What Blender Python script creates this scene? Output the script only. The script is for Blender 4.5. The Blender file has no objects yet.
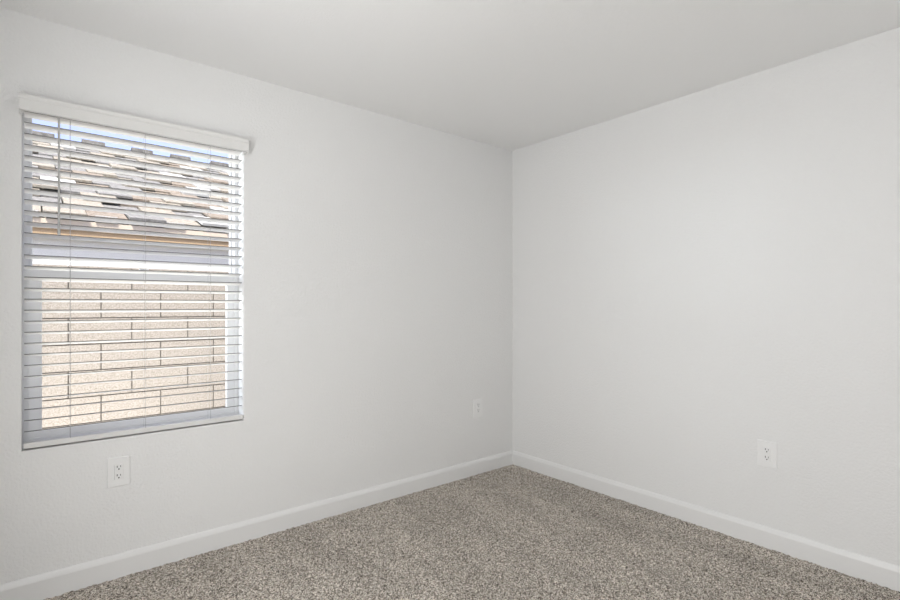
import bpy, bmesh, math, random
from mathutils import Vector, Matrix
import numpy as np

random.seed(7)
SC = bpy.context.scene
COL = SC.collection

# ------------------------------------------------------------------ camera
cam_d = bpy.data.cameras.new('camera')
cam = bpy.data.objects.new('camera', cam_d)
COL.objects.link(cam)
cam.location = (-2.9015, -2.7426, 1.234)
cam.rotation_euler = (math.radians(90), 0, math.radians(50.41 - 90))
cam_d.sensor_width = 36.0
cam_d.lens = 36.0 * 507.5 / 900.0
cam_d.shift_y = 5.5 / 900.0
cam_d.clip_start = 0.02
SC.camera = cam

# ------------------------------------------------------------------ exposure, sky, sun, area lights
SC.view_settings.view_transform = 'Standard'
SC.view_settings.look = 'None'
SC.view_settings.exposure = 0.0
SC.view_settings.gamma = 1.0
SC.view_settings.use_curve_mapping = False

SUN_DIR = Vector((0.42, 0.52, -0.98)).normalized()       # the way the sunlight travels
world = bpy.data.worlds.new('sky_world')
SC.world = world
world.use_nodes = True
wn, wl = world.node_tree.nodes, world.node_tree.links
bg = wn['Background']
sky = wn.new('ShaderNodeTexSky')
sky.sky_type = 'NISHITA'
sky.sun_disc = False
sky.sun_elevation = math.asin(-SUN_DIR.z)
sky.sun_rotation = math.atan2(-SUN_DIR.x, -SUN_DIR.y)
sky.air_density = 1.0
sky.dust_density = 1.6
sky.ozone_density = 1.0
hs = wn.new('ShaderNodeHueSaturation')
hs.inputs['Saturation'].default_value = 0.80
hs.inputs['Hue'].default_value = 0.535
wl.new(sky.outputs[0], hs.inputs['Color'])
wl.new(hs.outputs[0], bg.inputs['Color'])
bg.inputs['Strength'].default_value = 0.33

sun_d = bpy.data.lights.new('sun', 'SUN')
sun_d.energy = 7.0
sun_d.angle = math.radians(0.53)
sun_d.color = (1.0, 0.955, 0.88)
sun = bpy.data.objects.new('sun', sun_d)
COL.objects.link(sun)
sun.rotation_euler = SUN_DIR.to_track_quat('-Z', 'Y').to_euler()

def area(name, loc, direction, sx, sy, energy, color, shape='RECTANGLE'):
    d = bpy.data.lights.new(name, 'AREA')
    d.shape = shape
    d.size = sx
    d.size_y = sy
    d.energy = energy
    d.color = color
    o = bpy.data.objects.new(name, d)
    COL.objects.link(o)
    o.location = loc
    o.rotation_euler = Vector(direction).to_track_quat('-Z', 'Y').to_euler()
    return o

area('west_fill_light', (-3.30, -1.78, 1.15), (1, 0, 0), 1.0, 2.0, 36, (1.0, 1.0, 1.0))  # added fill lamp against the closed west wall, main room brightness
area('south_fill_light', (-0.45, -3.36, 1.05), (0, 1, 0), 0.75, 2.0, 1.5, (1.0, 1.0, 1.0))  # weak added fill by the closed south wall, no opening there
area('side_yard_sky_fill', (-7.6, 2.9, 2.15), (5.1, -2.9, -0.8), 2.5, 1.0, 360, (0.88, 0.94, 1.0))  # added area lamp standing in for sky light along the side yard
area('ground_fill_light', (-2.48, 0.95, -0.25), (0, 0, 1), 1.6, 1.0, 50, (1.0, 0.97, 0.93))  # added lamp boosting the bounce off the gravel below the window
spot_d = bpy.data.lights.new('ceiling_fill_spot', 'SPOT')  # unseen spot added to brighten the ceiling near the window
spot_d.energy = 16
spot_d.spot_size = math.radians(62)
spot_d.spot_blend = 1.0
spot_d.shadow_soft_size = 0.12
spot = bpy.data.objects.new('ceiling_fill_spot', spot_d)
COL.objects.link(spot)
spot.location = (-2.9, -2.3, 1.0)
spot.rotation_euler = Vector((0.6, 1.65, 1.44)).to_track_quat('-Z', 'Y').to_euler()
portal = area('window_portal', (-2.484, 0.23, 1.34), (0, -1, 0), 0.92, 1.45, 1.0, (1, 1, 1))
portal.data.cycles.is_portal = True

# ------------------------------------------------------------------ materials
def mat(name, color, rough=0.6, spec=0.5, metallic=0.0):
    m = bpy.data.materials.new(name)
    m.use_nodes = True
    b = m.node_tree.nodes['Principled BSDF']
    b.inputs['Base Color'].default_value = (*color, 1)
    b.inputs['Roughness'].default_value = rough
    b.inputs['Specular IOR Level'].default_value = spec
    b.inputs['Metallic'].default_value = metallic
    return m

def add_bump(m, scale, strength, distance, detail=3.0, rough=0.55):
    n, l = m.node_tree.nodes, m.node_tree.links
    tc = n.new('ShaderNodeTexCoord')
    t = n.new('ShaderNodeTexNoise')
    t.inputs['Scale'].default_value = scale
    t.inputs['Detail'].default_value = detail
    t.inputs['Roughness'].default_value = rough
    b = n.new('ShaderNodeBump')
    b.inputs['Strength'].default_value = strength
    b.inputs['Distance'].default_value = distance
    l.new(tc.outputs['Object'], t.inputs['Vector'])
    l.new(t.outputs['Fac'], b.inputs['Height'])
    l.new(b.outputs['Normal'], n['Principled BSDF'].inputs['Normal'])
    return m

def add_speckle(m, scale, stops, detail=2.0):
    n, l = m.node_tree.nodes, m.node_tree.links
    tc = n.new('ShaderNodeTexCoord')
    t = n.new('ShaderNodeTexNoise')
    t.inputs['Scale'].default_value = scale
    t.inputs['Detail'].default_value = detail
    r = n.new('ShaderNodeValToRGB')
    while len(r.color_ramp.elements) < len(stops):
        r.color_ramp.elements.new(0.5)
    for e, (p, c) in zip(r.color_ramp.elements, stops):
        e.position = p
        e.color = (*c, 1)
    l.new(tc.outputs['Object'], t.inputs['Vector'])
    l.new(t.outputs['Fac'], r.inputs['Fac'])
    l.new(r.outputs['Color'], n['Principled BSDF'].inputs['Base Color'])
    return m

M = {}
M['wall'] = add_bump(mat('orange_peel_wall_paint', (0.86, 0.86, 0.855), 0.75, 0.2), 90, 0.6, 0.005)
M['ceiling'] = add_bump(mat('ceiling_paint', (0.91, 0.91, 0.905), 0.85, 0.2), 110, 0.3, 0.004)
M['trim'] = mat('semi_gloss_trim_paint', (0.85, 0.85, 0.845), 0.38, 0.4)
M['blind'] = mat('white_faux_wood', (0.80, 0.795, 0.78), 0.65, 0.2)
M['vinyl'] = mat('white_vinyl', (0.88, 0.885, 0.89), 0.35, 0.45)
M['edge_shade'] = mat('slat_edge_painted_shade', (0.15, 0.15, 0.145), 0.7, 0.2)  # shade of the backlit slat edges, put into the colour
M['cord'] = mat('white_cord', (0.50, 0.50, 0.49), 0.8, 0.2)
M['wand'] = mat('clear_grey_wand', (0.55, 0.55, 0.54), 0.25, 0.5)
M['plate'] = mat('white_cover_plate', (0.89, 0.89, 0.885), 0.3, 0.5)
M['slot'] = mat('dark_slot', (0.03, 0.03, 0.03), 0.7, 0.2)
M['latch'] = mat('white_latch', (0.78, 0.79, 0.80), 0.35, 0.5)
M['gasket'] = mat('grey_gasket', (0.25, 0.26, 0.27), 0.6, 0.3)
M['stucco'] = add_bump(mat('white_stucco', (0.74, 0.73, 0.71), 0.9, 0.15), 60, 0.5, 0.01)
M['fascia'] = mat('peach_fascia_paint', (0.60, 0.51, 0.42), 0.7, 0.25)
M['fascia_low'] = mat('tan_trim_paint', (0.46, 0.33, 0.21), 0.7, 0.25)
M['tile_a'] = add_speckle(mat('cream_roof_tile', (0.408, 0.340, 0.272), 0.85, 0.2), 30, [(0.35, (0.286, 0.245, 0.197)), (0.65, (0.394, 0.360, 0.306))])
M['tile_b'] = add_speckle(mat('grey_roof_tile', (0.3, 0.29, 0.28), 0.85, 0.2), 30, [(0.35, (0.20, 0.19, 0.18)), (0.65, (0.30, 0.285, 0.27))])
M['tile_c'] = add_speckle(mat('brown_roof_tile', (0.3, 0.24, 0.19), 0.85, 0.2), 30, [(0.35, (0.22, 0.18, 0.14)), (0.65, (0.34, 0.285, 0.235))])
M['ridge'] = add_speckle(mat('weathered_ridge_tile', (0.15, 0.145, 0.14), 0.85, 0.2), 14, [(0.35, (0.10, 0.095, 0.09)), (0.65, (0.19, 0.18, 0.17))])
M['mortar'] = mat('white_mortar', (0.530, 0.517, 0.496), 0.9, 0.15)
M['gravel'] = add_bump(add_speckle(mat('pale_gravel', (0.6, 0.56, 0.5), 0.95, 0.1), 70,
                                   [(0.35, (0.48, 0.43, 0.37)), (0.65, (0.70, 0.66, 0.60))]), 70, 0.8, 0.02)
M['block'] = add_bump(add_speckle(mat('tan_split_block', (0.386, 0.329, 0.286), 0.95, 0.1), 85,
                                  [(0.30, (0.231, 0.200, 0.168)), (0.5, (0.316, 0.283, 0.254)), (0.72, (0.393, 0.360, 0.329))], 4.0), 120, 0.7, 0.006, 4.0)
M['joint'] = mat('dark_mortar', (0.16, 0.145, 0.13), 0.95, 0.1)

# window glass: thin clear pane, light passes straight through
g = bpy.data.materials.new('window_glass')
g.use_nodes = True
gn, gl = g.node_tree.nodes, g.node_tree.links
gn.remove(gn['Principled BSDF'])
tr = gn.new('ShaderNodeBsdfTransparent')
tr.inputs['Color'].default_value = (0.97, 0.985, 0.98, 1)
gs = gn.new('ShaderNodeBsdfGlossy')
gs.inputs['Roughness'].default_value = 0.01
lw = gn.new('ShaderNodeLayerWeight')
pw = gn.new('ShaderNodeMath')
pw.operation = 'POWER'
pw.inputs[1].default_value = 5.0
ml = gn.new('ShaderNodeMath')
ml.operation = 'MULTIPLY_ADD'
ml.inputs[1].default_value = 0.6
ml.inputs[2].default_value = 0.02
mx = gn.new('ShaderNodeMixShader')
gl.new(lw.outputs['Facing'], pw.inputs[0])
gl.new(pw.outputs[0], ml.inputs[0])
gl.new(ml.outputs[0], mx.inputs[0])
gl.new(tr.outputs[0], mx.inputs[1])
gl.new(gs.outputs[0], mx.inputs[2])
gl.new(mx.outputs[0], gn['Material Output'].inputs['Surface'])
M['glass'] = g

# carpet: speckled cut pile
c = bpy.data.materials.new('speckled_carpet')
c.use_nodes = True
cn, cl = c.node_tree.nodes, c.node_tree.links
cb = cn['Principled BSDF']
cb.inputs['Roughness'].default_value = 0.95
cb.inputs['Specular IOR Level'].default_value = 0.1
cb.inputs['Sheen Weight'].default_value = 0.15
ctc = cn.new('ShaderNodeTexCoord')
cv = cn.new('ShaderNodeTexVoronoi')
cv.inputs['Scale'].default_value = 250
cr = cn.new('ShaderNodeValToRGB')
cr.color_ramp.interpolation = 'LINEAR'
stops = [(0.0, (0.045, 0.036, 0.028)), (0.25, (0.215, 0.185, 0.153)), (0.55, (0.47, 0.42, 0.36)), (1.0, (0.93, 0.87, 0.79))]
while len(cr.color_ramp.elements) < len(stops):
    cr.color_ramp.elements.new(0.5)
for e, (p, q) in zip(cr.color_ramp.elements, stops):
    e.position = p
    e.color = (*q, 1)
cs = cn.new('ShaderNodeSeparateColor')
cl.new(ctc.outputs['Object'], cv.inputs['Vector'])
cl.new(cv.outputs['Color'], cs.inputs[0])
cl.new(cs.outputs[0], cr.inputs['Fac'])
# vacuum strokes: broad soft patches of pile lying the other way
cm = cn.new('ShaderNodeMapping')
cm.inputs['Rotation'].default_value = (0, 0, 0.6)
cm.inputs['Scale'].default_value = (3.4, 1.1, 1.0)
cw = cn.new('ShaderNodeTexNoise')
cw.inputs['Scale'].default_value = 1.5
cw.inputs['Detail'].default_value = 1.0
cwr = cn.new('ShaderNodeValToRGB')
cwr.color_ramp.elements[0].position = 0.38
cwr.color_ramp.elements[0].color = (0.86, 0.86, 0.86, 1)
cwr.color_ramp.elements[1].position = 0.62
cwr.color_ramp.elements[1].color = (1, 1, 1, 1)
cmx = cn.new('ShaderNodeMix')
cmx.data_type = 'RGBA'
cmx.blend_type = 'MULTIPLY'
cmx.inputs[0].default_value = 1.0
cl.new(ctc.outputs['Object'], cm.inputs['Vector'])
cl.new(cm.outputs[0], cw.inputs['Vector'])
cl.new(cw.outputs['Fac'], cwr.inputs['Fac'])
cl.new(cr.outputs['Color'], cmx.inputs[6])
cl.new(cwr.outputs['Color'], cmx.inputs[7])
cl.new(cmx.outputs[2], cb.inputs['Base Color'])
M['carpet'] = c

# ------------------------------------------------------------------ mesh helpers
def box(bm, x0, x1, y0, y1, z0, z1, mi=0):
    vs = [bm.verts.new(p) for p in ((x0, y0, z0), (x1, y0, z0), (x1, y1, z0), (x0, y1, z0),
                                    (x0, y0, z1), (x1, y0, z1), (x1, y1, z1), (x0, y1, z1))]
    fs = []
    for q in ((0, 3, 2, 1), (4, 5, 6, 7), (0, 1, 5, 4), (1, 2, 6, 5), (2, 3, 7, 6), (3, 0, 4, 7)):
        f = bm.faces.new([vs[i] for i in q])
        f.material_index = mi
        fs.append(f)
    return vs, fs

def prism(bm, profile, axis, a0, a1, mi=0):
    """extrude a closed 2-D profile [(p, q)...] along 'x' (p=y, q=z) or 'y' (p=x, q=z)"""
    def P(t, pq):
        return (t, pq[0], pq[1]) if axis == 'x' else (pq[0], t, pq[1])
    a = [bm.verts.new(P(a0, q)) for q in profile]
    b = [bm.verts.new(P(a1, q)) for q in profile]
    n = len(profile)
    for i in range(n):
        f = bm.faces.new((a[i], a[(i + 1) % n], b[(i + 1) % n], b[i]))
        f.material_index = mi
    bm.faces.new(a[::-1]).material_index = mi
    bm.faces.new(b).material_index = mi

def cyl(bm, p0, p1, r, seg=10, mi=0):
    p0, p1 = Vector(p0), Vector(p1)
    d = (p1 - p0).normalized()
    u = d.orthogonal().normalized()
    v = d.cross(u)
    ra, rb = [], []
    for i in range(seg):
        t = 2 * math.pi * i / seg
        o = u * math.cos(t) * r + v * math.sin(t) * r
        ra.append(bm.verts.new(p0 + o))
        rb.append(bm.verts.new(p1 + o))
    for i in range(seg):
        bm.faces.new((ra[i], ra[(i + 1) % seg], rb[(i + 1) % seg], rb[i])).material_index = mi
    bm.faces.new(ra[::-1]).material_index = mi
    bm.faces.new(rb).material_index = mi

def bevel(bm, w, seg=2):
    bmesh.ops.bevel(bm, geom=list(bm.edges), offset=w, segments=seg, profile=0.5, affect='EDGES', clamp_overlap=True)

def obj(name, bm, mats, parent=None, loc=None, smooth=False):
    bmesh.ops.recalc_face_normals(bm, faces=list(bm.faces))
    me = bpy.data.meshes.new(name)
    bm.to_mesh(me)
    bm.free()
    for m in (mats if isinstance(mats, (list, tuple)) else [mats]):
        me.materials.append(m)
    if smooth:
        for p in me.polygons:
            p.use_smooth = True
    o = bpy.data.objects.new(name, me)
    COL.objects.link(o)
    if parent is not None:
        o.parent = parent
    if loc is not None:
        o.location = loc
    return o

def struct(o):
    o['kind'] = 'structure'
    return o

def thing(name, label, cat, loc=(0, 0, 0), group=None):
    o = bpy.data.objects.new(name, None)
    o.empty_display_size = 0.1
    COL.objects.link(o)
    o.location = loc
    o['label'] = label
    o['category'] = cat
    if group:
        o['group'] = group
    return o

def tag(o, label, cat):
    o['label'] = label
    o['category'] = cat
    return o

# ------------------------------------------------------------------ room shell
H = 2.44
XW, YS = -3.34, -3.40           # west and south wall faces; the window wall is y = 0, the east wall x = 0
T = 0.20
WX0, WX1, WZ0, WZ1 = -2.928, -2.0395, 0.632, 2.092      # window opening

def wall_with_hole(name, x0, x1, z0, z1, hx0, hx1, hz0, hz1, y0, y1, m_in, m_out):
    bm = bmesh.new()
    r = 0.006
    O = [(x0, z0), (x1, z0), (x1, z1), (x0, z1)]
    def ring(pts, y):
        return [bm.verts.new((p[0], y, p[1])) for p in pts]
    def hole(d):
        return [(hx0 - d, hz0 - d), (hx1 + d, hz0 - d), (hx1 + d, hz1 + d), (hx0 - d, hz1 + d)]
    rings = [ring(O, y1), ring(O, y0), ring(hole(r), y0), ring(hole(r * 0.3), y0 + r * 0.3), ring(hole(0), y0 + r),
             ring(hole(0), y1)]
    rings.append(rings[0])
    for k in range(len(rings) - 1):
        for i in range(4):
            j = (i + 1) % 4
            f = bm.faces.new((rings[k][i], rings[k][j], rings[k + 1][j], rings[k + 1][i]))
            f.material_index = 1 if k == 5 else 0
    return struct(obj(name, bm, [m_in, m_out]))

wall_with_hole('wall_north', XW - T, T, -0.30, H + 0.35, WX0, WX1, WZ0, WZ1, 0.0, T, M['wall'], M['stucco'])

def struct_box(name, dims, m):
    bm = bmesh.new()
    box(bm, *dims)
    return struct(obj(name, bm, m))

struct_box('wall_east', (0.0, T, YS - T, 0.0, -0.30, H + 0.35), M['wall'])
struct_box('wall_west', (XW - T, XW, YS - T, 0.0, -0.30, H + 0.35), M['wall'])
struct_box('wall_south', (XW, 0.0, YS - T, YS, -0.30, H + 0.35), M['wall'])
struct_box('ceiling', (XW, 0.0, YS, 0.0, H, H + 0.15), M['ceiling'])

# carpeted floor: a fine relief of pile tufts over a slab
nx, ny = 380, 385
gx = np.linspace(XW, 0.0, nx)
gy = np.linspace(YS, 0.0, ny)
rng = np.random.default_rng(3)
X, Y = np.meshgrid(gx, gy)
Z = rng.uniform(-0.004, 0.004, X.shape)
X = X + rng.uniform(-0.003, 0.003, X.shape)
Y = Y + rng.uniform(-0.003, 0.003, Y.shape)
X = np.clip(X, XW, 0.0)
Y = np.clip(Y, YS, 0.0)
top = np.stack([X, Y, Z], -1).reshape(-1, 3)
idx = np.arange(nx * ny).reshape(ny, nx)
quads = np.stack([idx[:-1, :-1], idx[:-1, 1:], idx[1:, 1:], idx[1:, :-1]], -1).reshape(-1, 4)
base = np.array([(XW, YS, -0.12), (0, YS, -0.12), (0, 0, -0.12), (XW, 0, -0.12)])
n0 = nx * ny
verts = np.concatenate([top, base])
faces = quads.tolist()
faces.append([n0 + 3, n0 + 2, n0 + 1, n0])
faces.append(idx[0, ::-1].tolist() + [n0, n0 + 1])
faces.append(idx[-1, :].tolist() + [n0 + 2, n0 + 3])
faces.append(idx[:, 0].tolist() + [n0 + 3, n0])
faces.append(idx[::-1, -1].tolist() + [n0 + 1, n0 + 2])
fm = bpy.data.meshes.new('floor')
fm.from_pydata(verts.tolist(), [], faces)
fm.materials.append(M['carpet'])
floor = bpy.data.objects.new('floor', fm)
COL.objects.link(floor)
struct(floor)

# baseboards: flat face, eased slope to the top
BB = [(0.0, -0.004), (0.0, 0.104), (0.004, 0.104), (0.008, 0.099), (0.0125, 0.088), (0.0145, 0.081), (0.0145, -0.004)]
bm = bmesh.new()
prism(bm, [(-p, q) for p, q in BB], 'x', XW, 0.0)
struct(obj('baseboard_north', bm, M['trim']))
bm = bmesh.new()
prism(bm, [(-p, q) for p, q in BB], 'y', YS, -0.0145)
struct(obj('baseboard_east', bm, M['trim']))
bm = bmesh.new()
prism(bm, [(XW + p, q) for p, q in BB], 'y', YS, -0.0145)
struct(obj('baseboard_west', bm, M['trim']))
bm = bmesh.new()
prism(bm, [(YS + p, q) for p, q in BB], 'x', XW + 0.0145, -0.0145)
struct(obj('baseboard_south', bm, M['trim']))

# ------------------------------------------------------------------ window: single hung vinyl
win = bpy.data.objects.new('window_1', None)
COL.objects.link(win)
win.location = ((WX0 + WX1) / 2, 0.14, WZ0)
win.empty_display_size = 0.1
struct(win)
wloc = Vector(win.location)

def wpart(name, bm, m, parent=None, smooth=False):
    for v in bm.verts:
        v.co -= wloc
    o = obj(name, bm, m, parent or win, None, smooth)
    return o

def frame_ring(bm, x0, x1, z0, z1, l, r, b, t, y0, y1):
    """a rectangular frame; l, r, b, t are the member widths"""
    outer = [(x0, z0), (x1, z0), (x1, z1), (x0, z1)]
    inner = [(x0 + l, z0 + b), (x1 - r, z0 + b), (x1 - r, z1 - t), (x0 + l, z1 - t)]
    rr = [[bm.verts.new((p[0], y, p[1])) for p in pts] for pts, y in ((outer, y0), (inner, y0), (inner, y1), (outer, y1))]
    rr.append(rr[0])
    for k in range(4):
        for i in range(4):
            j = (i + 1) % 4
            bm.faces.new((rr[k][i], rr[k][j], rr[k + 1][j], rr[k + 1][i]))

bm = bmesh.new()
frame_ring(bm, WX0, WX1, WZ0, WZ1, 0.020, 0.018, 0.030, 0.020, 0.090, 0.195)
bevel(bm, 0.002)
wpart('window_frame', bm, M['vinyl'])
# upper (fixed) sash
bm = bmesh.new()
frame_ring(bm, WX0 + 0.018, WX1 - 0.016, 1.350, WZ1 - 0.018, 0.0155, 0.010, 0.045, 0.012, 0.135, 0.165)
bevel(bm, 0.002)
us = wpart('upper_sash', bm, M['vinyl'])
bm = bmesh.new()
box(bm, WX0 + 0.030, WX1 - 0.024, 0.148, 0.154, 1.390, WZ1 - 0.028)
wpart('glass_pane', bm, M['glass'], us)
# lower sash, proud of the upper one on the room side
bm = bmesh.new()
frame_ring(bm, WX0 + 0.018, WX1 - 0.016, WZ0 + 0.022, 1.395, 0.048, 0.038, 0.034, 0.055, 0.098, 0.130)
bevel(bm, 0.003)
ls = wpart('lower_sash', bm, M['vinyl'])
bm = bmesh.new()
box(bm, WX0 + 0.060, WX1 - 0.050, 0.112, 0.118, WZ0 + 0.050, 1.345)
wpart('glass_pane', bm, M['glass'], ls)
bm = bmesh.new()
box(bm, -2.52, -2.45, 0.100, 0.126, 1.395, 1.401)
cyl(bm, (-2.485, 0.113, 1.400), (-2.485, 0.113, 1.410), 0.011, 14)
box(bm, -2.490, -2.455, 0.107, 0.119, 1.406, 1.412)
wpart('sash_lock', bm, M['latch'])

# ------------------------------------------------------------------ blind
blind = thing('window_blind', 'white faux wood horizontal blind with slats open hanging in the window', 'blind',
              ((WX0 + WX1) / 2, 0.0, 0.640))
bloc = Vector(blind.location)

def bpart(name, bm, m, parent=None, smooth=False):
    for v in bm.verts:
        v.co -= bloc
    return obj(name, bm, m, parent or blind, None, smooth)

SX0, SX1 = WX0 + 0.007, WX1 - 0.009
# valance with a small crown along the top, returns at both ends
VX0, VX1 = -2.938, -2.032
VF = -0.062
prof = [(VF + 0.014, 2.0255), (VF - 0.003, 2.0255), (VF - 0.004, 2.0275), (VF - 0.003, 2.0300), (VF, 2.0315), (VF, 2.066), (VF + 0.001, 2.071), (VF - 0.003, 2.076),
        (VF - 0.004, 2.088), (VF - 0.001, 2.093), (VF + 0.014, 2.093)]
bm = bmesh.new()
prism(bm, prof, 'x', VX0, VX1)
box(bm, VX0, VX0 + 0.012, VF + 0.0135, -0.001, 2.0255, 2.093)
box(bm, VX1 - 0.012, VX1, VF + 0.0135, -0.001, 2.0255, 2.093)
bpart('valance', bm, M['blind'])
bm = bmesh.new()
box(bm, SX0, SX1, -0.004, 0.052, 2.055, 2.090)
bevel(bm, 0.003)
bpart('headrail', bm, M['blind'])
# slats: shallow crowned strips 50 mm deep, tilted a little with the room edge up; backlit shade painted dark on the long edges
bm = bmesh.new()
PITCH, Z0S, D0, D1, TH, DROP = 0.0458, 0.7109, -0.002, 0.0465, 0.0030, 0.0105
for k in range(30):
    zc = Z0S + k * PITCH
    n = 4
    tp = [(D0 + (D1 - D0) * i / n, zc - DROP * i / n + 0.0010 * math.sin(math.pi * i / n) + TH / 2) for i in range(n + 1)]
    bt = [(y, z - TH) for y, z in tp]
    nf = len(bm.faces)
    prism(bm, tp + bt[::-1], 'x', SX0, SX1)
    bm.faces.ensure_lookup_table()
    m2 = 2 * (n + 1)
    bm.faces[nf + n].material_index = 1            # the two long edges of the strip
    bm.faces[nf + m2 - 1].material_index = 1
bpart('slats', bm, [M['blind'], M['edge_shade']])
bm = bmesh.new()
prism(bm, [(-0.003, 0.640), (-0.0045, 0.642), (-0.0045, 0.660), (-0.003, 0.6625), (0.046, 0.6565), (0.048, 0.654), (0.048, 0.642), (0.046, 0.640)],
      'x', SX0 - 0.002, SX1 + 0.004)
bpart('bottom_rail', bm, M['blind'])
for cx in (-2.7673, -2.4854, -2.2011):
    bm = bmesh.new()
    cyl(bm, (cx, -0.0032, 0.650), (cx, -0.0032, 2.030), 0.0008, 6)
    cyl(bm, (cx, 0.0482, 0.650), (cx, 0.0482, 2.030), 0.0005, 6)
    for k in range(30):
        zc = Z0S + k * PITCH - TH / 2 - 0.0008
        cyl(bm, (cx, -0.0032, zc), (cx, 0.0482, zc - DROP), 0.0006, 5)
    bpart('ladder_cord', bm, M['cord'])
bm = bmesh.new()
cyl(bm, (-2.8075, -0.020, 1.536), (-2.8075, -0.020, 2.040), 0.0042, 8)
cyl(bm, (-2.8075, -0.020, 1.534), (-2.8075, -0.020, 1.575), 0.0052, 8)
cyl(bm, (-2.8075, -0.020, 2.036), (-2.8075, -0.002, 2.044), 0.002, 6)
bpart('tilt_wand', bm, M['wand'], smooth=False)

# ------------------------------------------------------------------ outlets
def outlet_meshes():
    """built facing -y, centred on the origin at the wall plane"""
    W2, H2 = 0.0445, 0.0665
    bm = bmesh.new()
    iw, ih = 0.0170, 0.0338
    def rect(w, h, y):
        return [bm.verts.new(p) for p in ((-w, y, -h), (w, y, -h), (w, y, h), (-w, y, h))]
    rs = [rect(W2, H2, 0), rect(W2, H2, -0.0028), rect(W2 - 0.0022, H2 - 0.0022, -0.0055), rect(iw, ih, -0.0065),
          rect(iw, ih, -0.001)]
    for k in range(4):
        for i in range(4):
            j = (i + 1) % 4
            bm.faces.new((rs[k][i], rs[k][j], rs[k + 1][j], rs[k + 1][i]))
    plate = bm
    bm = bmesh.new()
    box(bm, -iw + 0.0006, iw - 0.0006, -0.0078, -0.001, -ih + 0.0006, ih - 0.0006)
    bevel(bm, 0.0008)
    face = bm
    socks = []
    for s in (1, -1):
        bm = bmesh.new()
        zc = s * 0.0195
        yb, yf = -0.0076, -0.0082
        box(bm, -0.0079, -0.0051, yf, yb, zc + 0.0005, zc + 0.0095)
        box(bm, 0.0054, 0.0076, yf, yb, zc + 0.0010, zc + 0.0090)
        cyl(bm, (0, yb, zc - 0.0068), (0, yf, zc - 0.0068), 0.0030, 12)
        socks.append(bm)
    return plate, face, socks

def outlet(loc, rz, label, proto=None):
    t = thing('wall_outlet', label, 'outlet', loc, 'white wall outlets')
    t.rotation_euler = (0, 0, rz)
    if proto is None:
        plate, face, socks = outlet_meshes()
        obj('cover_plate', plate, M['plate'], t)
        f = obj('receptacle', face, M['plate'], t)
        for s in socks:
            obj('socket_slots', s, M['slot'], f)['label'] = 'dark contact slots and ground hole'
    else:
        for ch in proto.children:
            c2 = ch.copy()
            COL.objects.link(c2)
            c2.parent = t
            for gch in ch.children:
                g2 = gch.copy()
                COL.objects.link(g2)
                g2.parent = c2
    return t

o1 = outlet((-2.5915, 0.0, 0.4785), 0, 'white wall outlet below the window')
outlet((-0.3690, 0.0, 0.4830), 0, 'white wall outlet on the window wall close to the room corner', o1)
outlet((0.0, -1.7780, 0.4755), -math.pi / 2, 'white wall outlet low on the windowless right wall', o1)

# ------------------------------------------------------------------ outside: ground, block wall, neighbouring house
struct_box('ground', (-14, 12, T, 16, -0.42, -0.30), M['gravel'])

# concrete block wall: individual block faces proud of recessed joints
FY = 2.0
CH, BL = 0.2000, 0.4064
FTOP = 1.535
bm = bmesh.new()
box(bm, -8.0, 5.0, FY + 0.012, FY + 0.140, -0.30, FTOP - 0.008, 1)
joint = 0.0085
for r in range(9):
    z1 = FTOP - 0.001 - r * CH
    z0 = z1 - CH + joint
    off = -2.683 if r % 2 == 0 else -2.683 + BL / 2
    for i in range(-13, 19):
        xa = off + i * BL + joint / 2
        xb = xa + BL - joint
        if xa < -7.9 or xb > 4.9:
            continue
        dy = random.uniform(-0.002, 0.002)
        vs, fs = box(bm, xa, xb, FY + dy, FY + 0.152 + dy, max(z0, -0.30), z1, 0)
fence = obj('block_wall', bm, [M['block'], M['joint']])
tag(fence, 'tan concrete block wall in running bond just outside the window', 'block wall')

# neighbouring house
NY = 3.32                # stucco wall face
EY, EZ = 3.20, 2.035     # eave line and top of the fascia
RY, RZ = 8.26, 4.00      # ridge
house = thing('neighboring_house', 'white stucco house with blended tile roof beyond the block wall', 'house', (-1.0, NY, -0.42))
hloc = Vector(house.location)

def hpart(name, bm, m, parent=None):
    for v in bm.verts:
        v.co -= hloc
    return obj(name, bm, m, parent or house)

HX0, HX1 = -5.5, 7.0
bm = bmesh.new()
box(bm, HX0 + 0.4, HX1 - 0.4, NY, 13.0, -0.30, 1.90)
hpart('stucco_wall', bm, M['stucco'])
bm = bmesh.new()
box(bm, HX0, HX1, EY, EY + 0.05, 1.945, EZ)
hpart('fascia', bm, M['fascia'])
bm = bmesh.new()
box(bm, HX0, HX1, EY + 0.02, NY, 1.885, 1.944)
hpart('soffit', bm, M['fascia_low'])
# roof deck
bm = bmesh.new()
prism(bm, [(EY + 0.051, 1.95), (EY + 0.051, EZ - 0.005), (RY, RZ - 0.03), (13.3, EZ - 0.005), (13.3, 1.95)], 'x', HX0, HX1)
hpart('roof_deck', bm, M['tile_a'])

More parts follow.
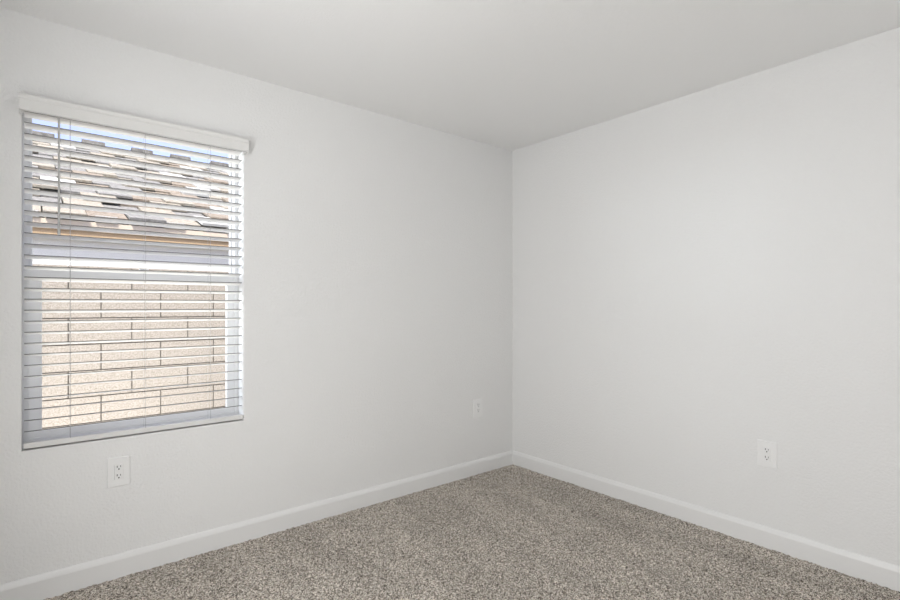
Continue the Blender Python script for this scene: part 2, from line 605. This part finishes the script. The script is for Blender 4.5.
# tiles: courses of flat concrete tiles, every other one boosted and offset
SL = Vector((0, RY - EY, RZ - EZ))
LEN = SL.length
SU = SL.normalized()
SN = Vector((0, -SU.z, SU.y))
TW, EXPO, TL, TT = 0.335, 0.36, 0.43, 0.028
bm = bmesh.new()
ncourse = int(LEN / EXPO)
rnd = random.Random(11)
origin = Vector((0, EY - 0.012, EZ))
for r in range(ncourse):
    for j in range(int((HX1 - HX0) / TW)):
        xa = HX0 + j * TW + (TW / 2 if r % 2 else 0)
        hi = (j + r // 2) % 2 == 0
        lift = rnd.uniform(0.018, 0.042) if hi else rnd.uniform(0.0, 0.008)
        s0 = r * EXPO + (rnd.uniform(-0.05, 0.0) if hi else rnd.uniform(-0.01, 0.03))
        mi = rnd.choices((0, 1, 2, 3), weights=((6, 2, 2, 3) if hi else (3, 4, 3, 0)))[0]
        g2 = 0.006
        tilt = TT * 0.9
        pts = []
        for (x, s, h) in ((xa + g2, s0, lift + tilt), (xa + TW - g2, s0, lift + tilt), (xa + TW - g2, s0 + TL, lift), (xa + g2, s0 + TL, lift)):
            pts.append((x, s, h))
        lo = [bm.verts.new(origin + Vector((x, 0, 0)) + SU * s + SN * h) for x, s, h in pts]
        up = [bm.verts.new(origin + Vector((x, 0, 0)) + SU * s + SN * (h + TT)) for x, s, h in pts]
        for q in ((lo[3], lo[2], lo[1], lo[0]), (up[0], up[1], up[2], up[3]), (lo[0], lo[1], up[1], up[0]),
                  (lo[1], lo[2], up[2], up[1]), (lo[2], lo[3], up[3], up[2]), (lo[3], lo[0], up[0], up[3])):
            bm.faces.new(q).material_index = mi
hpart('roof_tiles', bm, [M['tile_a'], M['tile_b'], M['tile_c'], M['mortar']])
# ribbed white closures under the raised eave tiles
def closure_mesh():
    bm = bmesh.new()
    n = 7
    pts = [(-0.09, 0.03)]
    for k in range(n):                                   # fluted front, outlined in plan
        a = -0.09 + k * 0.18 / n
        w = 0.18 / n
        pts += [(a, -0.020), (a + w * 0.62, -0.020), (a + w * 0.62, -0.012), (a + w, -0.012)]
    pts += [(0.09, 0.03)]
    lo = [bm.verts.new((x, y, 0)) for x, y in pts]
    up = [bm.verts.new((x, y, 0.062)) for x, y in pts]
    for i in range(len(pts)):
        j = (i + 1) % len(pts)
        bm.faces.new((lo[i], lo[j], up[j], up[i]))
    bm.faces.new(lo[::-1])
    bm.faces.new(up)
    return bm
clo = obj('eave_closure', closure_mesh(), M['mortar'], house)
for i in range(8):
    o = clo if i == 0 else clo.copy()
    if i:
        COL.objects.link(o)
        o.parent = house
    o.location = Vector((-2.93 + (i - 1) * 0.60, EY - 0.004, EZ + 0.004)) - hloc
# ridge: short caps standing clear of one another
bm = bmesh.new()
for i in range(22):
    xr = -2.8856 - 7 * 0.70 + i * 0.70 + rnd.uniform(-0.03, 0.03)
    prism(bm, [(RY - 0.15, RZ - 0.02), (RY - 0.10, RZ + 0.13), (RY, RZ + 0.165), (RY + 0.10, RZ + 0.13), (RY + 0.15, RZ - 0.02)],
          'x', xr, xr + 0.33, rnd.choice((0, 0, 1)))
prism(bm, [(RY - 0.14, RZ - 0.05), (RY - 0.08, RZ + 0.045), (RY + 0.08, RZ + 0.045), (RY + 0.14, RZ - 0.05)], 'x', HX0, HX1, 0)
hpart('ridge_caps', bm, [M['ridge'], M['ridge']])
